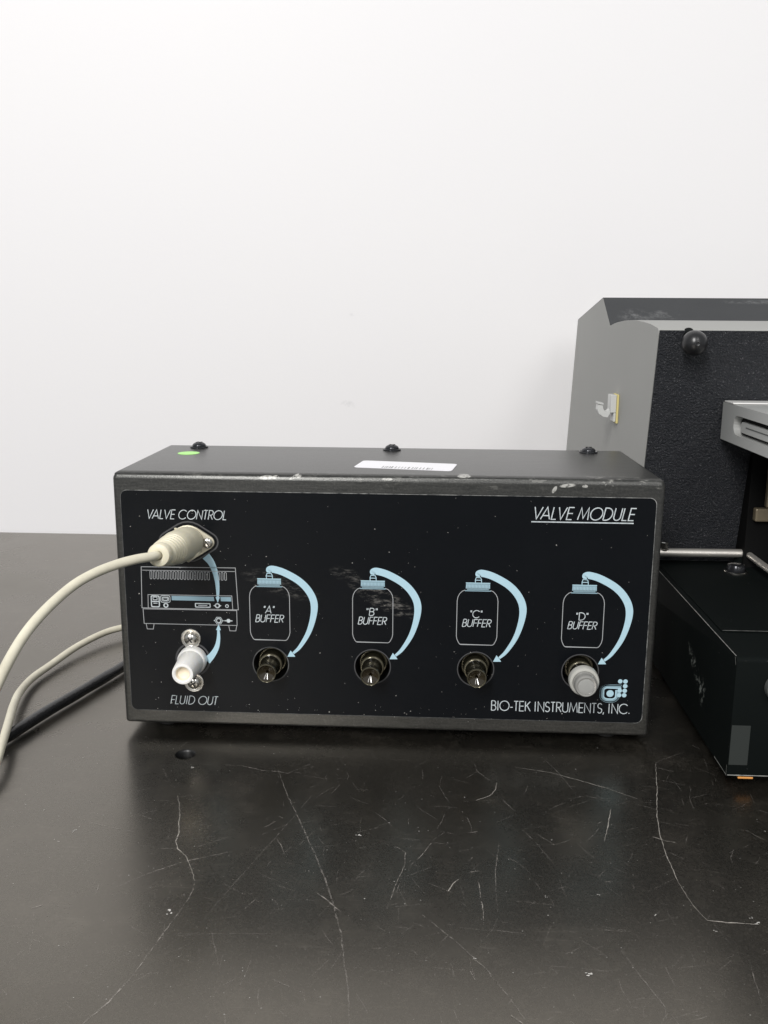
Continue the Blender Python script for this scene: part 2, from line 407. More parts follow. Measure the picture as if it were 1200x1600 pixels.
CHIPS = [(-67.6, -140.1, 3.2), (-5.6, -87.8, 2.6), (-87.0, -36.3, 2.4), (-121.2, -91.5, 1.8), (-124.6, -99.1, 1), (-141.0, -28.6, 1), (-149.8, -72.4, 1), (-140.1, -76.3, 1), (74.7, -162.8, 3), (65.3, -123.5, 1.4), (137.0, -134.7, 2), (37.8, -157.8, 1.6), (102.8, -131.8, 1.4), (136.0, -131.3, 1.4), (121.1, -139.7, 1.4), (72.0, -86.2, 1), (84.6, -121.4, 1.2), (160.6, -74.5, 1)]

T = -0.005                       # height of the bench top
# ------------------------------------------------------------------ setting
def sheet_with_holes(bm, outer, holes, f):
    """planar face with holes; f maps 2D to 3D"""
    es = []
    for loop in [outer]+holes:
        vs = [bm.verts.new(f(p)) for p in loop]
        es += [bm.edges.new((vs[i], vs[(i+1) % len(vs)])) for i in range(len(vs))]
    bmesh.ops.triangle_fill(bm, use_beauty=True, use_dissolve=False, edges=es)
HX, HY, HR = -0.0938, -0.0225, 0.0048
bm = bmesh.new()
sheet_with_holes(bm, [(-1.3, -.75), (1.3, -.75), (1.3, .421), (-1.3, .421)], [ellipse(HX, HY, HR, HR, 32)], lambda p: (p[0], p[1], T))
bt = [bm.verts.new((x, y, T-.03)) for x, y in ((-1.3, -.75), (1.3, -.75), (1.3, .421), (-1.3, .421))]
bm.faces.new(bt)
bm.verts.ensure_lookup_table()
tp = [bm.verts[i] for i in range(4)]
for i in range(4): bm.faces.new((tp[i], tp[(i+1) % 4], bt[(i+1) % 4], bt[i]))
table = tag(obj('table', bm, 'table'), 'black bench top with scratches and a small round hole', kind='structure')
bm = lathe(bmesh.new(), (HX, HY, T), (0, 0, -1), [(-.00010, HR+.0003), (.0001, HR), (.0009, HR*.90), (.0070, HR*.82), (.012, HR*.7), (.012, 0)], 32)
obj('screw_hole', bm, 'hole', table, 60)

bm = bmesh.new(); box(bm, (-2.2, .430, -.9), (2.2, .50, 1.9))
wall = tag(obj('wall', bm, 'wall'), 'plain off-white painted wall', kind='structure')

def ribbon(bm, pts, w, f, off=0.0, closed=False, taper=False):
    """flat strip along 2D points; f(x, z, off) -> 3D"""
    P = [Vector((p[0], p[1])) for p in pts]; n = len(P); A = []; B = []
    for i in range(n):
        a = P[(i-1) % n] if (closed or i) else P[i]; c = P[(i+1) % n] if (closed or i < n-1) else P[i]
        d1 = (P[i]-a); d2 = (c-P[i])
        if d1.length < 1e-9: d1 = d2
        if d2.length < 1e-9: d2 = d1
        d1 = d1.normalized(); d2 = d2.normalized()
        n1 = Vector((-d1.y, d1.x)); n2 = Vector((-d2.y, d2.x)); mm = n1+n2
        mm = n1 if mm.length < 1e-6 else mm.normalized()
        k = 1/max(.45, mm.dot(n1)); ww = w[i] if isinstance(w, list) else w
        if taper: ww *= .35+.65*math.sin(PI*(i+.4)/(n-.2))
        A.append(bm.verts.new(f(*(P[i]+mm*ww*.5*k), off))); B.append(bm.verts.new(f(*(P[i]-mm*ww*.5*k), off)))
    for i in range(n if closed else n-1):
        j = (i+1) % n; bm.faces.new((A[i], A[j], B[j], B[i]))

# scratches and dust on the bench
fT = lambda x, y, o: (x*.001, y*.001, T+.00006+o)
for nm, lo, hi in (('scratch_hi', .75, 2), ('scratch_mid', .45, .75), ('scratch_lo', 0, .45)):
    bm = bmesh.new()
    for i, (pts, w, s) in enumerate(SCRATCHES):
        if lo <= s < hi:
            dense = []
            for a, b in zip(pts, pts[1:]):
                L = math.dist(a, b); k = max(1, int(L/1.6))
                for j in range(k):
                    t = j/k
                    dense.append((a[0]+(b[0]-a[0])*t+random.gauss(0, .10), a[1]+(b[1]-a[1])*t+random.gauss(0, .10)))
            dense.append(pts[-1])
            ribbon(bm, dense, [w*random.uniform(.45, 1.1) for _ in dense], fT, i*2e-6, taper=True)
    if nm == 'scratch_lo':
        for i in range(520):
            x, y = random.uniform(-150, 165), random.uniform(-200, -20); a = random.gauss(.5, 1.1); L = random.uniform(1, 9)**1.15
            ribbon(bm, [(x, y), (x+L*.5*math.cos(a)+random.gauss(0, .3), y+L*.5*math.sin(a)), (x+L*math.cos(a), y+L*math.sin(a))], random.uniform(.10, .25), fT, -2e-6-i*1e-7, taper=True)
    tag(obj('scratches', bm, nm, table), kind='stuff')
def speck(bm, x, z, r, f, off=0):
    n = random.randint(5, 8); a0 = random.random()*6; st = random.uniform(.5, 1)
    vs = []
    for k in range(n):
        a = a0+2*PI*k/n; rr = r*random.uniform(.55, 1.15)
        vs.append(bm.verts.new(f(x+rr*math.cos(a), z+rr*st*math.sin(a), off)))
    bm.faces.new(vs)
bm = bmesh.new()
for i, (x, y, s) in enumerate(CHIPS):
    for k in range(4): speck(bm, x+random.gauss(0, s*.24), y+random.gauss(0, s*.24), s*random.uniform(.12, .24), fT, 4e-5+k*4e-6)
for i in range(1300):
    x = random.uniform(-200, 175); y = random.uniform(-200, 60)
    if -132 < x < 132 and y > -3: continue
    if x > 150 and y > -40: continue
    speck(bm, x, y, abs(random.gauss(.0, .09))+.04, fT, 2e-5+i*1e-8)
tag(obj('dust', bm, 'dust', table), kind='stuff')

# ------------------------------------------------------------------ valve module
BW, BH, BD = .26, .1282, .0954
vm = empty('valve_module', (0, 0, T), 'black rectangular valve module with white and blue printed front panel, standing on the bench', 'valve module')
W0 = Vector((0, 0, -T))            # parts are modelled with the case bottom at z=0; shift into the root frame
def part(name, bm, material, parent=vm, smooth=None):
    o = obj(name, bm, material, parent, smooth)
    if parent is vm: o.location = W0
    return o
PORTX = [-.0556, -.0055, .0448, .0952]; PORTZ = .0332; PR = .0086
bm = bmesh.new(); box(bm, (-BW/2, 0, 0), (BW/2, BD, BH))
def is_top(e): return all(abs(v.co.z-BH) < 1e-6 for v in e.verts)
bevel(bm, .0036, 6, is_top)
bevel(bm, .0018, 4, lambda e: len(e.link_faces) == 2 and e.calc_face_angle(0) > 1.2)
case = part('case', bm, 'case', vm)
bm = bmesh.new()
for x in PORTX: lathe(bm, (x, .014, PORTZ), (0, -1, 0), [(0, 0), (0, PR), (.03, PR), (.03, 0)], 48)
bmesh.ops.recalc_face_normals(bm, faces=bm.faces)
me = bpy.data.meshes.new('cut'); bm.to_mesh(me); bm.free()
cut = bpy.data.objects.new('cut', me); scene.collection.objects.link(cut); cut.location = (0, 0, 0)
case.parent = None; case.location = (0, 0, 0)
mod = case.modifiers.new('b', 'BOOLEAN'); mod.operation = 'DIFFERENCE'; mod.solver = 'EXACT'; mod.object = cut
dg = bpy.context.evaluated_depsgraph_get(); dg.update()
nm = bpy.data.meshes.new_from_object(case.evaluated_get(dg)); case.modifiers.clear(); case.data = nm
bpy.data.objects.remove(cut)
case.parent = vm; case.location = W0
bm = bmesh.new(); bm.from_mesh(nm)
for f in bm.faces: f.smooth = True
for e in bm.edges:
    if len(e.link_faces) == 2 and e.calc_face_angle(0) > math.radians(32): e.smooth = False
bm.to_mesh(nm); bm.free()
nm.materials.clear(); nm.materials.append(MAT['case'])

for sx in (-1, 1):
    for y in (.014, .082):
        part('foot', lathe(bmesh.new(), (sx*.112, y, .0004), (0, 0, -1), [(0, 0), (0, .006), (.0050, .0053), (.0054, .0048), (.0054, 0)], 24), 'rubber', vm, 40)

# front overlay
X0, X1, Z0, Z1, PY = -.1263, .1263, .0073, .1193, -.0005
outer = rrect(X0, X1, Z0, Z1, .0032)
bm = bmesh.new()
sheet_with_holes(bm, outer, [ellipse(x, PORTZ, PR, PR, 48) for x in PORTX], lambda p: (p[0], PY, p[1]))
panel = part('front_panel', bm, 'panel')
bm = bmesh.new()
ribbon(bm, outer, .00030, lambda x, z, o: (x, PY-.00003, z), 0, True)
n = len(outer); A = [bm.verts.new((x, PY, z)) for x, z in outer]; B = [bm.verts.new((x, .0001, z)) for x, z in outer]
for i in range(n): bm.faces.new((A[i], A[(i+1) % n], B[(i+1) % n], B[i]))
obj('panel_edge', bm, 'panel_edge', panel)

# ---- printed lettering: a geometric stroke alphabet, cap height 1
def arc(cx, cz, r, a0, a1, n=14, rz=None):
    return ellipse(cx, cz, r, rz or r, n, a0, a1)
GL = {
 'A': (.76, [[(0, 0), (.38, 1), (.76, 0)], [(.13, .30), (.63, .30)]]),
 'B': (.52, [[(.04, 0), (.04, 1)], [(.04, 1), (.26, 1)]+arc(.26, .765, .22, 90, -90, 10, .235)+[(.04, .53)], [(.04, .53), (.27, .53)]+arc(.27, .265, .25, 90, -90, 10, .265)+[(.04, 0)]]),
 'C': (.92, [arc(.5, .5, .5, 42, 318, 26)]),
 'D': (.74, [[(.04, 0), (.04, 1), (.24, 1)]+arc(.24, .5, .48, 88, -88, 16, .5)+[(.24, 0), (.04, 0)]]),
 'E': (.48, [[(.48, 1), (.04, 1), (.04, 0), (.48, 0)], [(.04, .51), (.46, .51)]]),
 'F': (.46, [[(.46, 1), (.04, 1), (.04, 0)], [(.04, .51), (.44, .51)]]),
 'I': (.08, [[(.04, 0), (.04, 1)]]),
 'K': (.58, [[(.04, 0), (.04, 1)], [(.54, 1), (.06, .46)], [(.20, .62), (.58, 0)]]),
 'L': (.42, [[(.04, 1), (.04, 0), (.42, 0)]]),
 'M': (.90, [[(.02, 0), (.14, 1), (.45, .12), (.76, 1), (.88, 0)]]),
 'N': (.70, [[(.04, 0), (.04, 1), (.66, 0), (.66, 1)]]),
 'O': (1.0, [arc(.5, .5, .5, 0, 360, 32)]),
 'R': (.54, [[(.04, 0), (.04, 1), (.28, 1)]+arc(.28, .74, .24, 88, -88, 10, .26)+[(.04, .48)], [(.24, .48), (.54, 0)]]),
 'S': (.48, [arc(.24, .75, .21, 30, 270, 12, .25)[:-1]+arc(.24, .25, .23, 90, -150, 12, .25)]),
 'T': (.46, [[(0, 1), (.46, 1)], [(.23, 1), (.23, 0)]]),
 'U': (.64, [[(.04, 1), (.04, .30)]+arc(.32, .28, .28, 180, 360, 12)+[(.60, 1)]]),
 'V': (.68, [[(0, 1), (.34, 0), (.68, 1)]]),
 '-': (.30, [[(.02, .36), (.28, .36)]]),
 '.': (.10, [[(.05, 0), (.05, .10)]]),
 ',': (.12, [[(.07, .10), (.07, 0), (.02, -.14)]]),
 '"': (.22, [[(.05, 1), (.05, .74)], [(.17, 1), (.17, .74)]]),
 ' ': (.26, []),
}
class Print:
    def __init__(s): s.bm = bmesh.new(); s.k = 0
    def f(s, x, z, o): return (x*.001, PY-.00010-o, z*.001)
    def line(s, pts, w=.26, closed=False):
        s.k += 1; ribbon(s.bm, pts, w, s.f, s.k*1.5e-6, closed); return s
    def fill(s, pts):
        s.k += 1; vs = [s.bm.verts.new(s.f(x, z, s.k*1.5e-6)) for x, z in pts]
        f = s.bm.faces.new(vs); bmesh.ops.triangulate(s.bm, faces=[f]); return s
    def ring(s, cx, cz, r, w=.25, n=24): return s.line(ellipse(cx, cz, r, r, n), w, True)
    def disc(s, cx, cz, r, n=24): return s.fill(ellipse(cx, cz, r, r, n))
    def text(s, txt, x, z, width, h, weight=.085, slant=0., gap=.11):
        kern = {'VA': -.10, 'LV': -.04, 'NT': 0, 'TR': .02, 'LU': 0, 'OU': 0, 'UT': 0, 'KI': 0, 'EK': .03, 'BI': .06, 'IO': .06, 'NI': .06, 'IN': .12, 'ID': .08, 'UI': .08, 'TS': .04}
        adv = [GL[ch][0]+gap+kern.get(txt[i:i+2], 0) for i, ch in enumerate(txt)]
        nat = sum(adv)-gap
        sx = (width-slant*h)/nat; cx = 0
        for i, ch in enumerate(txt):
            for st in GL[ch][1]:
                cl = ch == 'O'
                s.line([(x+(cx+px)*sx+slant*pz*h, z+pz*h) for px, pz in st], weight*h, cl)
            cx += adv[i]
        return s
    def done(s, name, material): return obj(name, s.bm, material, panel)

Print().text('VALVE CONTROL', -114.2, 105.6, 39.4, 4.4, .082, .2).done('lettering', 'white_ink')['label'] = 'white italic lettering VALVE CONTROL'
Print().text('VALVE MODULE', 69.2, 108.5, 48.0, 5.8, .085, .2).line([(68.8, 107.2), (116.2, 107.2)], .55).done('lettering', 'white_ink')['label'] = 'white underlined lettering VALVE MODULE'
Print().text('FLUID OUT', -106.5, 11.0, 24.2, 4.4, .082, .2).done('lettering', 'white_ink')['label'] = 'white italic lettering FLUID OUT'
Print().text('BIO-TEK INSTRUMENTS, INC.', 52.9, 12.1, 67.2, 5.0, .085, 0).done('lettering', 'white_ink')['label'] = 'white lettering with the maker\'s name'
for i, (ch, sl) in enumerate(zip('ABCD', (.18, .12, .05, .05))):
    cx = PORTX[i]*1000
    p = Print().text('"%s"' % ch, cx-3.4, 59.4, 5.9, 3.7, .10, sl).text('BUFFER', cx-7.2, 54.9, 14.3, 3.7, .10, .2)
    p.done('lettering', 'white_ink')['label'] = 'white lettering "%s" BUFFER inside the bottle outline' % ch
    # bottle outline
    z0, z1 = 45.7, 73.2
    ol = [(cx-8.0, z0), (cx-7.4, z0), (cx+7.4, z0), (cx+8.0, z0+.2), (cx+8.6, z0+.9), (cx+9.4, z0+2.6), (cx+9.75, z0+4.2), (cx+9.75, 67.8), (cx+9.4, 69.8), (cx+8.6, 71.4), (cx+7.3, 72.7), (cx+6.0, z1)]
    ol = [(2*cx-x, z) for x, z in ol[3:]][::-1]+ol[2:]
    p = Print().line(ol, .30)
    p.line([(cx-8.0, z0+.2), (cx-7.4, z0), (cx+7.4, z0)], .30)
    p.done('bottle_outline', 'line_ink')
    p = Print()
    p.fill([(cx-5.8, 74.2), (cx+5.8, 74.2), (cx+5.7, 76.8), (cx-5.7, 76.8)])
    p.line([(cx-6.2, 72.9), (cx+6.2, 72.9)], .5)
    p.line([(cx-5.2, 73.6), (cx+5.2, 73.6)], .5)
    p.done('bottle_cap', 'dim_blue_ink')
    p = Print()
    for z in (74.2, 76.8): p.line([(cx-5.8, z), (cx+5.8, z)], .35)
    for k in range(17): p.line([(cx-5.4+k*.675, 74.3), (cx-5.4+k*.675, 76.0)], .2)
    p.line([(cx-1.3, 77), (cx-1.3, 78.5), (cx-.9, 79.6), (cx+1.2, 79.4), (cx+1.6, 78.3), (cx+1.6, 77)], .35)
    p.line([(cx-1.5, 78.2), (cx+1.7, 78.2)], .35)
    # hose: a broad band that narrows to an arrow head at the port
    ctr = catmull([(cx-.2, 79.9, 0), (cx+.2, 81.2, 0), (cx+2.2, 81.6, 0), (cx+7.5, 80.0, 0), (cx+14.5, 76.0, 0), (cx+19.2, 71.0, 0), (cx+21.6, 65.3, 0), (cx+21.3, 58.5, 0), (cx+18.8, 50.0, 0), (cx+14.5, 42.6, 0), (cx+11.2, 39.2, 0)], 6)
    nn = len(ctr); ws = []
    for k in range(nn):
        t = k/(nn-1); ws.append((1.6+1.9*min(1, t/.10)) if t < .1 else (3.5 if t < .62 else 3.5-2.3*((t-.62)/.38)))
    p.line([(v.x, v.y) for v in ctr], ws)
    p.fill([(cx+8.3, 37.3), (cx+12.2, 37.4), (cx+11.5, 38.6), (cx+10.6, 39.7), (cx+9.9, 40.6)])
    p.done('hose_arrow', 'blue_ink')

# ---- printed drawing of the instrument's rear
p = Print()
p.line([(-117.9, 81.6), (-71.9, 81.9), (-71.0, 60.8), (-118.5, 60.8)], .3, True)
p.line([(-117.5, 79.9), (-72.2, 80.1)], .25)
p.line([(-115.4, 60.8), (-115.2, 67.6), (-74.0, 67.8), (-73.7, 60.8)], .28)
p.line([(-118.0, 60.3), (-71.8, 60.4), (-71.8, 52.8), (-117.8, 52.8)], .28, True)
for x in (-116.8, -75.9): p.line([(x, 52.6), (x+.4, 50.0), (x+3.4, 50.0), (x+3.9, 52.6)], .28)
for k in range(23):
    x = -113.3+k*1.66
    if 17.5 < k < 19.5: continue
    p.line(rrect(x-.45, x+.45, 75.6, 79.6, .44, 3), .24, True)
p.done('rear_view_drawing', 'line_ink')
p = Print()
p.fill([(-103.6, 65.0), (-82.6, 65.0), (-82.9, 67.2), (-103.6, 67.2)]); p.fill([(-79.4, 65.0), (-74.3, 65.0), (-74.4, 67.2), (-79.6, 67.2)])
p.done('rear_view_panel', 'dim_blue_ink')
p = Print()
p.line(rrect(-113.7, -109.8, 61.5, 67.0, .6, 3), .55, True).line([(-113.5, 64.2), (-110, 64.2)], .5).line(rrect(-112.8, -110.8, 65.0, 66.4, .2, 2), .35, True)
p.line([(-112.7, 63.3), (-110.7, 63.3)], .4)
p.ring(-106.6, 62.3, .95, .6)
p.line(rrect(-92.0, -84.8, 61.8, 63.6, .2, 2), .5, True).line([(-90.6, 62.7), (-86.2, 62.7)], .3)
p.ring(-81.2, 62.7, 1.0, .6); p.fill([(-83.2, 62.7), (-82.1, 63.3), (-82.1, 62.1)]); p.fill([(-79.2, 62.7), (-80.3, 63.3), (-80.3, 62.1)])
p.ring(-76.5, 62.6, .7, .4)
p.ring(-80.8, 55.1, 1.1, .55).line(ellipse(-80.8, 55.1, 1.95, 1.95, 6), .28, True).disc(-82.9, 55.1, .3).disc(-78.7, 55.1, .3)
p.disc(-76.0, 55.1, 1.0).line([(-78.0, 55.1), (-74.0, 55.1)], .45)
p.line(rrect(-109.0, -104.4, 63.9, 67.2, .7, 3), .3, True).line(rrect(-108.3, -105.1, 64.6, 66.5, .5, 3), .25, True)
p.line([(-107.9, 66.1), (-105.5, 66.1), (-105.5, 65.3), (-106.1, 64.9), (-107.3, 64.9), (-107.9, 65.3)], .3, True)
p.done('rear_view_sockets', 'white_ink')
p = Print()
a1 = catmull([(-86.0, 87.6, 0), (-83.6, 84.4, 0), (-81.9, 80.0, 0), (-81.0, 75.0, 0), (-80.8, 70.0, 0), (-80.9, 66.6, 0)], 5)
p.line([(v.x, v.y) for v in a1], [4.2-3.1*(k/(len(a1)-1))**.8 for k in range(len(a1))])
p.fill([(-82.0, 67.0), (-80.95, 64.2), (-79.9, 67.0)])
a1 = catmull([(-87.4, 34.2, 0), (-84.6, 37.2, 0), (-82.2, 41.4, 0), (-81.2, 46.0, 0), (-81.1, 50.6, 0)], 5)
p.line([(v.x, v.y) for v in a1], [4.2-3.0*(k/(len(a1)-1))**.7 for k in range(len(a1))])
p.fill([(-82.3, 50.2), (-79.9, 50.2), (-80.9, 53.4)])
p.done('connection_arrows', 'blue_ink')

# ---- maker's emblem
p = Print()
p.line([(115.3, 26.0), (110.4, 26.0)]+[(x, z) for x, z in arc(109.2, 24.0, 2.9, 100, 180, 6, 2.0)]+[(106.3, 21.6)]+arc(109.2, 21.2, 2.9, 180, 270, 7, 2.4)+[(110.6, 18.8)]+arc(111.0, 21.2, 2.7, 270, 360, 7, 2.4)+[(113.7, 24.4)], 1.9)
p.done('emblem', 'dim_blue_ink')
p = Print()
for o in (-.75, .75):
    p.line([(115.4, 26.0-o*1.0), (110.4, 26.0-o)]+arc(109.2, 24.0, 2.9-o, 100, 180, 6, 2.0-o*.9)+[(106.3+o, 21.6)]+arc(109.2, 21.2, 2.9-o, 180, 270, 7, 2.4-o)+[(110.6, 18.8+o)]+arc(111.0, 21.2, 2.7-o, 270, 360, 7, 2.4-o)+[(113.7-o, 24.2)], .62)
p.disc(110.2, 22.4, 1.75)
for x, z in ((114.7, 28.8), (117.2, 28.8), (117.2, 26.4), (114.7, 24.0), (117.1, 24.0), (114.6, 21.7), (117.0, 21.7)): p.disc(x, z, 1.1, 16)
p.done('emblem', 'blue_ink')

# ---- dust specks on the overlay
bm = bmesh.new(); fP = lambda x, z, o: (x*.001, PY-.00035-o, z*.001)
for i in range(230):
    x, z = random.uniform(-125, 125), random.uniform(8, 118)
    speck(bm, x, z, (abs(random.gauss(0, .10))+.045)*(1.25 if x < -30 else .9), fP, i*1e-6*.5)
for i in range(60):
    speck(bm, random.uniform(-118, 110), random.gauss(9, 2.2), abs(random.gauss(0, .15))+.05, fP, 2e-4)
tag(obj('dust', bm, 'dust', panel), kind='stuff')

# ---- screws
def cross(o, axis, r, depth, w):
    u, v, d = frame_of(axis); a = .6; c, s_ = math.cos(a), math.sin(a); u, v = u*c+v*s_, v*c-u*s_
    bm = bmesh.new()
    for p_, q_ in ((u, v), (v, u)):
        k = .00002 if p_ is v else 0
        vs = box(bm, (-r, -w, -depth), (r, w, k))
        mt = Matrix((p_, q_, d)).transposed()
        for vv in vs: vv.co = Vector(o)+mt @ vv.co
    return bm
def screw(name, o, axis, rw, rh, hh, m, wm=None):
    d = Vector(axis).normalized(); o = Vector(o)
    if rw:
        s = part(name, lathe(bmesh.new(), o, axis, [(0, 0), (0, rw), (.0006, rw), (.0009, rw*.93), (.0008, rh*1.12), (.0003, rh*.9), (.0003, 0)], 36), wm or m, vm, 35)
        s['label'] = 'screw with washer'
        prt = s
    prof = [(.0003, rh), (.0012, rh)]+[(.0012+(hh-.0012)*math.sin(t*PI/14), rh*math.cos(t*PI/14)) for t in range(1, 7)]+[(hh, 0)]
    if rw: h = obj('screw_head', lathe(bmesh.new(), o, axis, prof, 32), m, prt, 40)
    else: h = prt = part(name, lathe(bmesh.new(), o, axis, prof, 32), m, vm, 40)
    obj('cross_recess', cross(o+d*(hh-.00002), axis, rh*.5, .0012, rh*.11), 'recess', prt)
for x in (-.1088, -.0002, .1083):
    screw('case_screw', (x, .0835, BH), (0, 0, 1), .0050, .0038, .0032, 'black_screw')
for x, z in ((-.0948, .0456), (-.0941, .0228)):
    screw('washer_screw', (x, PY, z), (0, -1, 0), .0050, .0032, .0028, 'steel')

# ---- stickers on the top
ca, sa = math.cos(math.radians(-9)), math.sin(math.radians(-9)); LC = (9.1, 28.6)
def lab(x, y): return ((LC[0]+x*ca-y*sa)*.001, (LC[1]+x*sa+y*ca)*.001)
bm = prism(bmesh.new(), [lab(x, y) for x, y in rrect(-24.3, 24.3, -11.2, 11.2, 2.2)], 'z', BH+.00002, BH+.00016)
sticker = part('label_sticker', bm, 'label')
bm = bmesh.new(); x = -10.5
while x < 14.0:
    w = random.choice((.35, .5, .8))
    for y0, y1 in ((-10.2, -4.6),):
        vs = [bm.verts.new((*lab(a, b), BH+.00022)) for a, b in ((x, y0), (x+w, y0), (x+w, y1), (x, y1))]; bm.faces.new(vs)
    x += w+random.choice((.5, .8, 1.2))
obj('barcode', bm, 'label_ink', sticker)
part('dot_sticker', prism(bmesh.new(), ellipse(-.109, .0612, .0058, .0058, 40), 'z', BH+.00002, BH+.00015), 'green')['label'] = 'round bright green dot sticker'

# ---- control socket with its screws
sc = Vector((-.0942, PY, .0945))
def hull(circs, n=24):
    P = [(cx+r*math.cos(2*PI*k/n), cz+r*math.sin(2*PI*k/n)) for cx, cz, r in circs for k in range(n)]
    P = sorted(set(P))
    def half(P):
        h = []
        for q in P:
            while len(h) > 1 and (h[-1][0]-h[-2][0])*(q[1]-h[-2][1])-(h[-1][1]-h[-2][1])*(q[0]-h[-2][0]) <= 0: h.pop()
            h.append(q)
        return h
    a, b = half(P), half(P[::-1]); return a[:-1]+b[:-1]
fl = [(sc.x+x, sc.z+z) for x, z in hull([(0, 0, .0083), (-.0096, 0, .0031), (.0096, 0, .0031)])]
bm = prism(bmesh.new(), fl, 'y', PY-.0001, PY-.0012); bevel(bm, .0003, 2, lambda e: e.calc_length() < .004 and abs(e.verts[0].co.y-e.verts[1].co.y) < 1e-6)
sock = part('control_socket', bm, 'flange', vm, 30)
for x in (-.0096, .0096):
    o = (sc.x+x, PY-.0017, sc.z)
    hd = obj('socket_screw', lathe(bmesh.new(), o, (0, -1, 0), [(0, 0), (0, .0025), (.0005, .0025), (.0011, .0019), (.0013, .0010), (.0013, 0)], 28), 'steel', sock, 40)
    obj('screw_slot', cross((o[0], o[1]-.00129, o[2]), (0, -1, 0), .0013, .0006, .00028), 'recess', sock)
bm = bmesh.new(); hl = [(sc.x+x, sc.z+z) for x, z in hull([(0, 0, .0098), (-.0096, 0, .0046), (.0096, 0, .0046)])]
ribbon(bm, hl, .0007, lambda x, z, o: (x, PY-.00002, z), 0, True); obj('cutout_rim', bm, 'faint_edge', panel)

# ---- fluid outlet
fo = part('fluid_outlet', lathe(bmesh.new(), (-.0943, PY, .0347), (0, -1, 0), [(0, .0071), (.0032, .0071), (.0042, .0067), (.0045, .0063), (.0185, .0053), (.0195, .0050), (.0196, .0040), (.0192, .0034)], 44), 'nylon', vm, 35)
obj('bore', lathe(bmesh.new(), (-.0943, PY, .0347), (0, -1, 0), [(.0192, .0034), (.0176, .0028), (.0166, .0009), (.0166, 0)], 32), 'bore', fo, 35)
bm = bmesh.new(); ribbon(bm, ellipse(-.0943, .0347, .0083, .0083, 44), .0009, lambda x, z, o: (x, PY-.00002, z), 0, True); obj('cutout_rim', bm, 'faint_edge', panel)

# ---- buffer ports
for i, x in enumerate(PORTX):
    c = (x, 0, PORTZ)
    d = (random.uniform(-.03, .03), -1, random.uniform(-.03, .03))
    pr = part('buffer_port', lathe(bmesh.new(), c, d, [(-.0130, .0070), (-.0060, .0070), (-.0052, .0066), (-.0050, .0061), (.0012, .0058), (.0020, .0055), (.0022, .0050), (.0018, .0044), (.0085, .0040), (.0100, .0045), (.0118, .0047), (.0123, .0046), (.0126, .0043), (.0124, .0041)], 44), 'amber', vm, 38)
    pr['label'] = 'dark amber hose port under bottle "%s"' % 'ABCD'[i] + (', closed by a cap' if i == 3 else '')
    obj('cup', lathe(bmesh.new(), c, d, [(.0124, .0041), (.0121, .0039), (.0116, .0034), (.0104, .0012), (.0100, .0007), (.0060, .0006), (.0060, 0)], 40), 'amber_cup', pr, 38)
    obj('rim', lathe(bmesh.new(), c, d, [(.0120, .00472), (.0125, .00466), (.0128, .0044), (.0126, .0041), (.0123, .0040)], 40), 'brass_rim', pr, 60)
    obj('collar_ring', lathe(bmesh.new(), c, d, [(.0012, .00585), (.0019, .0057), (.0022, .0053), (.0021, .0050)], 40), 'brass_rim', pr, 60)
    obj('collar_ring', lathe(bmesh.new(), c, d, [(-.0054, .0071), (-.0048, .0068), (-.0046, .0064), (-.0048, .0060)], 40), 'brass_rim', pr, 60)
    obj('port_recess', lathe(bmesh.new(), c, (0, -1, 0), [(-.0135, 0), (-.0135, PR-.0001), (-.0002, PR-.0001)], 40), 'recess', pr, 38)
    bm = bmesh.new(); ribbon(bm, ellipse(x, PORTZ, PR+.0002, PR+.0002, 48), .0005, lambda x, z, o: (x, PY-.00002, z), 0, True); obj('port_rim', bm, 'faint_edge' if i else 'panel_edge', panel)
cp = part('port_cap', lathe(bmesh.new(), (PORTX[3]+.0002, 0, PORTZ-.0002), (-.015, -1, .01), [(.0090, .0050), (.0092, .0066), (.0098, .0071), (.0128, .0071), (.0136, .0067), (.0138, .0056), (.0128, .0052), (.0128, 0)], 44), 'frost2', vm, 35)
cp['label'] = 'frosted whitish cap closing the port under bottle "D"'
obj('cap_barrel', lathe(bmesh.new(), (PORTX[3]+.0002, 0, PORTZ-.0002), (-.015, -1, .01), [(.0129, .0055), (.0180, .0053), (.0190, .0051), (.0195, .0046), (.0193, .0040), (.0186, 0)], 44), 'frost_dark', cp, 35)
obj('cap_face', lathe(bmesh.new(), (PORTX[3]+.0002, 0, PORTZ-.0002), (-.015, -1, .01), [(.0188, .0039), (.0195, .0037), (.0198, .0022), (.0196, 0)], 36), 'frost', cp, 50)

# ------------------------------------------------------------------ cables
cc = empty('control_cable', (-.094, -.012, .0945), 'cream round plug and cable plugged into the VALVE CONTROL socket', 'cable')
def rooted(o, root): o.location = -root.location; return o
a = Vector((-.0942, PY-.0017, .0945)); b = Vector((-.0966, -.042, .0984)); ax = (b-a).normalized(); Lp = (b-a).length
prof = [(0, .0070), (.0004, .0078), (.0095, .0079), (.0108, .0077), (.0118, .0076), (.0165, .0078), (.0195, .0074), (.0215, .0070)]
t = .0215
for k in range(5): prof += [(t, .0071-k*.0003), (t+.0004, .0062-k*.0003), (t+.0013, .0062-k*.0003), (t+.0017, .0071-k*.0003)]; t += .0026
prof += [(t+.001, .0050), (t+.0012, .0053), (Lp-.0010, .0052), (Lp-.0002, .0048), (Lp+.0003, .0034), (Lp+.0003, .0026), (Lp+.0002, .0021), (Lp-.001, .0020)]
plug = rooted(obj('plug', lathe(bmesh.new(), a, ax, prof, 48), 'cream', cc, 40), cc)
u, v, d = frame_of(ax)
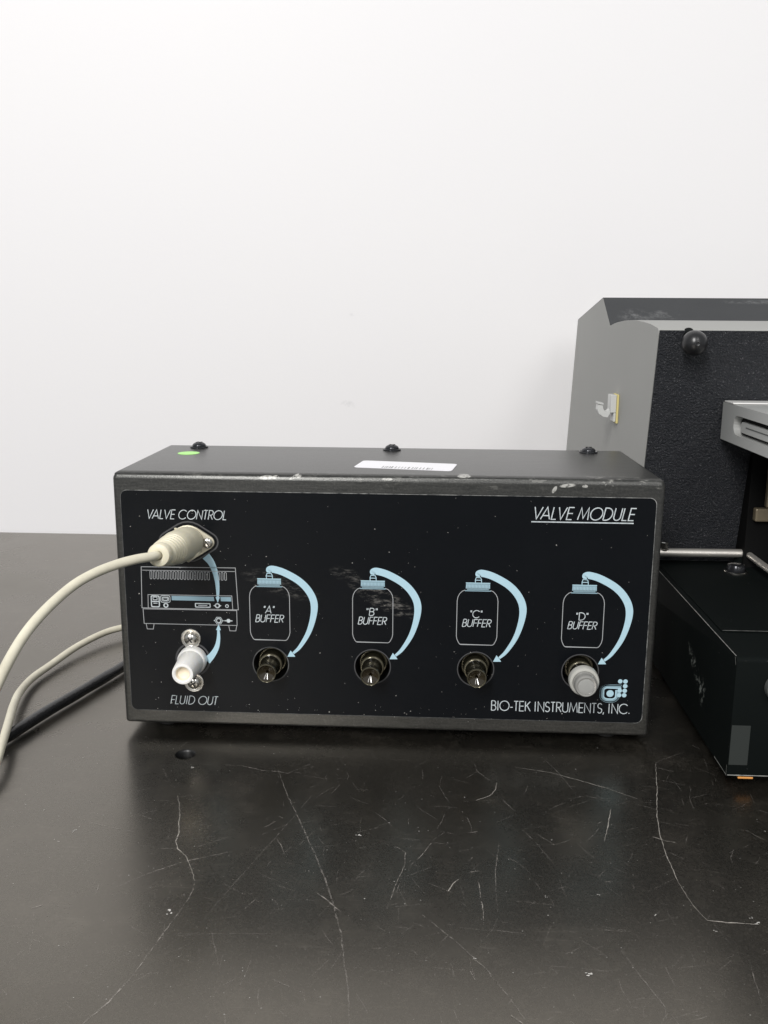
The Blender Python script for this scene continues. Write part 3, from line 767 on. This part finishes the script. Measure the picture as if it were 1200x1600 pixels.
for ang, tt in ((-.95, .0052),):
    nrm = Vector((math.cos(ang), 0, math.sin(ang))); pc = a+ax*tt+nrm*.0077
    obj('grip_dimple', lathe(bmesh.new(), pc-nrm*.0008, nrm, [(0, .0040), (.0008, .0039), (.0013, .0035), (.0013, .0030), (.0009, .0026), (.0009, 0)], 32), 'cream', plug, 40)
nrm = Vector((-.25, 0, .97)).normalized(); pc = a+ax*.008+nrm*.0076
bm = bmesh.new(); vs = box(bm, (-.0022, -.00035, -.0005), (.0022, .00035, .0005)); mt = Matrix((Vector((.75, -.65, 0)).normalized(), nrm.cross(Vector((.75, -.65, 0)).normalized()).normalized(), nrm)).transposed()
for vv in vs: vv.co = pc+mt @ vv.co
obj('key_mark', bm, 'cream', plug)
path = catmull([(-.0965, -.0405, .0983), (-.0982, -.0460, .0988), (-.1030, -.0515, .0990), (-.1095, -.0570, .0981), (-.1165, -.0655, .0963), (-.1228, -.0750, .0932), (-.1282, -.088, .0880), (-.1323, -.100, .0805), (-.1345, -.114, .0710), (-.1370, -.125, .0590), (-.1424, -.133, .0380), (-.150, -.140, .018), (-.160, -.150, .002), (-.175, -.162, -.0027), (-.20, -.18, -.0028), (-.25, -.20, -.0028)], 10)
rooted(obj('cord', tube(bmesh.new(), [p_+Vector((mnoise.noise(p_*35), mnoise.noise(p_*35+Vector((7, 0, 0))), mnoise.noise(p_*35+Vector((0, 9, 0)))))*.0006 for p_ in path], .00205, 20, .04), 'cream_cable', cc, 60), cc)

pts = [(-.110, .175, -.0025), (-.140, .160, -.002), (-.168, .146, .0005), (-.1785, .138, .001), (-.1872, .1265, .0008), (-.1953, .1040, .0), (-.2003, .0771, -.0012), (-.2023, .0555, -.001), (-.1985, .0315, .001), (-.1915, .0091, .0035), (-.1838, -.0126, .0052), (-.1765, -.0357, .0045), (-.1722, -.0538, .001), (-.1690, -.0784, -.0025), (-.170, -.11, -.0028), (-.19, -.15, -.0028)]
tag(obj('cream_cable', tube(bmesh.new(), catmull(pts, 10), .0021, 20, .03), 'cream_cable', None, 60), 'cream cable lying on the bench, crossing over the black cable', 'cable')
pts = [(-.110, .175, -.0012), (-.140, .135, -.0012), (-.1504, .1021, -.0012), (-.1574, .0754, -.0011), (-.1673, .0408, -.0011), (-.1749, .0159, -.0011), (-.1800, -.0036, -.0012), (-.1846, -.0217, -.0012), (-.1905, -.0384, -.0012), (-.205, -.07, -.0012), (-.24, -.11, -.0012)]
tag(obj('black_cable', tube(bmesh.new(), catmull(pts, 10), .0030, 20, .08), 'black_cable', None, 60), 'thick black cable lying on the bench beside the valve module', 'cable')

# ------------------------------------------------------------------ instrument on the right
ins = empty('laboratory_instrument', (.30, .20, T), 'large grey and black laboratory instrument behind and right of the valve module', 'instrument')
XR = .62
def ipart(name, bm, material, parent=ins, smooth=None):
    o = obj(name, bm, material, parent, smooth)
    if parent is ins: rooted(o, ins)
    return o
TX = .146
front_lo = (.12485, .060)
prof = [(.1271, .048), front_lo, (.1151, .1118), (.0999, .1926), (.1003, .1948), (.1024, .1958), (.1200, .1979), (.1383, .1991), (.1560, .1998), (.1741, .2000), (.1900, .1997), (.2036, .1991), (.2150, .1985), (.2247, .1977), (.2402, .1960), (.2729, .2156), (.3838, .1999), (.4140, .0854), (.4180, .048)]
ipart('housing', prism(bmesh.new(), prof, 'x', TX, XR), 'grey_paint', ins, 14)
# slanted lid plate sits on the rear of the housing
def slab(bm, p, q, t, x0, x1):
    p, q = Vector(p), Vector(q); d = (q-p).normalized(); nn = Vector((-d.y, d.x))
    prism(bm, [p, q, q+nn*t, p+nn*t], 'x', x0, x1); return bm
ipart('lid', slab(bmesh.new(), (.2408, .19635), (.2727, .2155), .0006, TX+.0002, XR-.002), 'dark_grey')
bm = slab(bmesh.new(), (.2731, .2155), (.3836, .1998), .0006, TX+.0002, XR-.002); ipart('lid_rear', bm, 'dark_grey')
# black textured front: upper part full width, lower part left of a recess
def fy(z): return .1151+(z-.1118)*(.0999-.1151)/(.1926-.1118)
def fslab(x0, x1, z0, z1, t=.0012):
    return prism(bmesh.new(), [(fy(z0)-.0002, z0), (fy(z1)-.0002, z1), (fy(z1)-t, z1), (fy(z0)-t, z0)], 'x', x0, x1)
ipart('front_panel', fslab(TX+.0004, XR-.001, .1300, .1946), 'texture_black')
ipart('front_panel', fslab(TX+.0004, .2060, .0575, .12999), 'texture_black')
ipart('recess_wall', bbox((.2063, .1085, .0575), (XR-.01, .1280, .1295), .0004), 'gasket')
ipart('recess_plate', bbox((.2150, .1040, .0945), (.300, .1080, .1290), .0008), 'tan')
ipart('recess_plate', bbox((.2090, .1030, .0865), (.300, .1080, .0942), .0008), 'tan')
# ball knob
kc = Vector((.1627, .0880, .1880))
kn = ipart('ball_knob', lathe(bmesh.new(), kc, (0, -.9, .1), [(-.0069*math.cos(PI*k/18), max(0, .0069*math.sin(PI*k/18))) for k in range(19)], 36), 'ball', ins, 70)
obj('stem', lathe(bmesh.new(), (kc.x, kc.y, kc.z), (0, 1, .35), [(.004, .0024), (.0095, .0024), (.0100, .0034), (.0150, .0034)], 20), 'base_black', kn, 40)
obj('knob_face', lathe(bmesh.new(), kc, (-.02, -.98, -.02), [(.0066, .0017), (.0070, .0016), (.0071, .0011), (.0069, .0008), (.0069, 0)], 20), 'ball', kn, 40)
# grey manifold arm reaching forward, with an oblong slot in its side
AX, AY0, AY1, AZ0, AZ1 = .1862, -.030, .1055, .1342, .1552
def stadium(y0, y1, zc, r, n=10):
    return [(y1-r+r*math.cos(math.radians(-90+180*k/n)), zc+r*math.sin(math.radians(-90+180*k/n))) for k in range(n+1)]+[(y0+r+r*math.cos(math.radians(90+180*k/n)), zc+r*math.sin(math.radians(90+180*k/n))) for k in range(n+1)]
so = stadium(AY0+.012, .0850, .1446, .0052)
bm = bmesh.new()
sheet_with_holes(bm, [(AY0, AZ0), (AY1, AZ0), (AY1, AZ1), (AY0, AZ1)], [so], lambda p_: (AX, p_[0], p_[1]))
n = len(so); A = [bm.verts.new((AX, y, z)) for y, z in so]; B = [bm.verts.new((AX+.004, y, z)) for y, z in so]
for i in range(n): bm.faces.new((A[i], A[(i+1) % n], B[(i+1) % n], B[i]))
arm = ipart('manifold_arm', bm, 'alu', ins, None)
obj('arm_body', bbox((AX+.0001, AY0, AZ0), (AX+.003, AY1, AZ0+.001), .0001), 'alu', arm)
bm = bmesh.new()
for a_, b_ in (((AX+.0002, AY0+.0002, AZ1-.0010), (AX+.060, AY1-.0002, AZ1-.0002)), ((AX+.0002, AY0+.0002, AZ0+.0002), (AX+.060, AY1-.0002, AZ0+.0011)), ((AX+.0040, AY0+.0004, AZ0+.0013), (AX+.0595, AY1-.0004, AZ1-.0012))): box(bm, a_, b_)
obj('arm_core', bm, 'alu', arm)
obj('slot_gasket', prism(bmesh.new(), stadium(AY0+.013, .0830, .1444, .0046), 'x', AX+.0032, AX+.0039), 'gasket', arm)
obj('slot_insert', prism(bmesh.new(), stadium(AY0+.014, .0775, .1442, .0029), 'x', AX+.0014, AX+.0036), 'alu', arm)
obj('slot_insert', prism(bmesh.new(), stadium(AY0+.018, .0690, .1446, .0003), 'x', AX+.0012, AX+.0016), 'knurl', arm)
obj('arm_lip', bbox((AX+.0004, AY1-.016, AZ1+.0000), (AX+.058, AY1-.0008, AZ1+.0008), .0002), 'alu_bright', arm)
# low base block in front of the tower
BX, BY0, BY1, BZ0, BZ1 = .1553, -.040, .4180, .0010, .0570
bm = bmesh.new(); box(bm, (BX, BY0, BZ0), (XR, BY1, BZ1))
bevel(bm, .0022, 4, lambda e: all(abs(v.co.y-BY0) < 1e-6 and abs(v.co.z-BZ1) < 1e-6 for v in e.verts))
bevel(bm, .0004, 2, lambda e: len(e.link_faces) == 2 and e.calc_face_angle(0) > 1.2)
base = ipart('base', bm, 'base_black', ins, 32)
obj('base_cover', bbox((.1588, -.0068, BZ1+.0001), (XR-.004, .112, BZ1+.0009), .0003), 'base_black', base)
def edge_strips(pts, w, nrm):
    """thin pale strips along an edge: bare-metal wear, and one painted highlight"""
    bm = bmesh.new(); nrm = Vector(nrm)
    for a_, b_ in zip(pts, pts[1:]):
        a_, b_ = Vector(a_), Vector(b_); k = max(2, int((b_-a_).length/.0016)); sd = (b_-a_).normalized().cross(nrm).normalized(); prv = None
        for j in range(k+1):
            p_ = a_+(b_-a_)*(j/k); ww = w*random.uniform(.5, 1.1)
            cur = (bm.verts.new(p_+sd*ww/2+nrm*.00006), bm.verts.new(p_-sd*ww/2+nrm*.00006))
            if prv: bm.faces.new((prv[0], cur[0], cur[1], prv[1]))
            prv = cur
    return bm
obj('wear_highlight_edge', edge_strips([(BX+.0003, .112, BZ1), (BX+.0003, BY0+.0022, BZ1)], .00035, (0, 0, 1)), 'wear_highlight_edge', base)
obj('wear_highlight_edge', edge_strips([(.1592, -.0066, BZ1+.0009), (.40, -.0066, BZ1+.0009)], .00035, (0, 0, 1)), 'wear_highlight_edge', base)
obj('wear_highlight_edge', edge_strips([(BX+.0002, BY0-.00002, BZ0+.0008), (.40, BY0-.00002, BZ0+.0008)], .00045, (0, -1, 0)), 'wear_highlight_edge', base)
obj('wear_highlight_edge', edge_strips([(BX-.00002, BY0+.0180, BZ0+.0006), (BX-.00002, BY0+.0006, BZ0+.0006)], .00045, (-1, 0, 0)), 'wear_highlight_edge', base)
obj('wear_highlight_edge', edge_strips([(BX-.00002, BY0+.0008, .0062), (BX-.00002, BY0+.0006, .0012)], .00045, (-1, 0, 0)), 'wear_highlight_edge', base)
obj('wear_highlight_edge', edge_strips([(BX-.00002, BY0+.0008, .0535), (BX-.00002, BY0+.0024, .0566)], .0004, (-1, 0, 0)), 'wear_highlight_edge', base)
obj('wear_highlight_edge', edge_strips([(BX+.0035, BY0+.0004, BZ1-.0012), (.40, BY0+.0004, BZ1-.0012)], .00055, (0, -.7, .7)), 'wear_highlight_edge', base)  # pale strip paints the highlight along the rounded front top edge
obj('tape_patch', bbox((.1556, BY0-.0003, .0068), (.1638, BY0-.00003, .0256), .0001), 'tape', base)['label'] = 'grey tape patch on the front of the base'
obj('front_knob', lathe(bmesh.new(), (.1745, BY0, .0440), (0, -1, 0), [(0, .0062), (.0004, .0066), (.0040, .0066), (.0052, .0058), (.0054, .0040), (.0046, .0036), (.0046, 0)], 40), 'knurl', base, 25)
for x, y in ((.166, -.030), (.60, -.030), (.166, .39), (.60, .39)):
    obj('foot', lathe(bmesh.new(), (x+.010, y+.010, BZ0+.0002), (0, 0, -1), [(0, 0), (0, .007), (.0060, .0065), (.0060, 0)], 24), 'rubber', base, 40)
obj('orange_strip', bbox((.1605, BY0+.0004, BZ0-.0012), (.1672, BY0+.02, BZ0-.0001), .0003), 'orange', base)['label'] = 'orange strip under the front edge of the base'
# steel bar across the base, bent forward at its right end, with a nut
bar = ipart('steel_bar', tube(bmesh.new(), [(.140, .1130, .0648), (.2090, .1130, .0652)], .0025, 20), 'rod_steel', ins, 40)
obj('bar_return', tube(bmesh.new(), [(.2096, .1138, .0652), (.2096, .02, .0652)], .0019, 20), 'rod_steel', bar, 40)
obj('bar_bracket', prism(bmesh.new(), [(.2010, BZ1+.0011), (.2100, BZ1+.0011), (.2096, .0634), (.2050, .0634)], 'y', .1105, .1145), 'base_black', bar)
bm = lathe(bmesh.new(), (.1610, .1130, .0664), (0, 0, 1), [(0, 0), (0, .0028), (.0006, .0030), (.0009, .0022), (.0014, .0022), (.0014, .0023), (.0046, .0023), (.0050, .0019), (.0050, 0)], 6)
obj('hex_nut', bm, 'steel', bar)
ts = ipart('thumb_screw', lathe(bmesh.new(), (.1985, .0970, BZ1+.0009), (0, 0, 1), [(0, 0), (0, .0062), (.0006, .0062), (.0008, .0052), (.0034, .0052), (.0046, .0046), (.0050, .0030), (.0050, 0)], 36), 'black_screw', ins, 30)
obj('ring', lathe(bmesh.new(), (.1985, .0970, BZ1+.0009), (0, 0, 1), [(.0000, .0066), (.0007, .0066), (.0010, .0062)], 36), 'steel', ts, 30)

# ------------------------------------------------------------------ adhesive clip on the instrument's side
cl = empty('cable_clip', (TX, .200, .142), 'small pale grey adhesive cable clip with yellow foam backing stuck on the grey instrument side', 'cable clip')
def clp(name, bm, m, sm=None): return rooted(obj(name, bm, m, cl, sm), cl)
clp('foam_pad', bbox((TX-.0014, .1935, .1325), (TX-.0001, .2065, .1515), .0002), 'foam')
clp('base_plate', bbox((TX-.0052, .1945, .1395), (TX-.0015, .2060, .1512), .0003), 'clip')
clp('base_plate', bbox((TX-.0030, .1945, .1335), (TX-.0015, .2060, .1393), .0003), 'clip')
hook = [(TX-.0040, .1405), (TX-.0052, .1385), (TX-.0062, .1362), (TX-.0092, .1366), (TX-.0122, .1385), (TX-.0134, .1412), (TX-.0130, .1446), (TX-.0100, .1440), (TX-.0094, .1415), (TX-.0084, .1400), (TX-.0066, .1402), (TX-.0053, .1415), (TX-.0040, .1425)]
clp('hook', prism(bmesh.new(), hook, 'y', .1970, .2040), 'clip', 30)
clp('hook_lip', prism(bmesh.new(), [(TX-.0136, .1466), (TX-.0095, .1456), (TX-.0095, .1446), (TX-.0136, .1454)], 'y', .1970, .2040), 'clip')
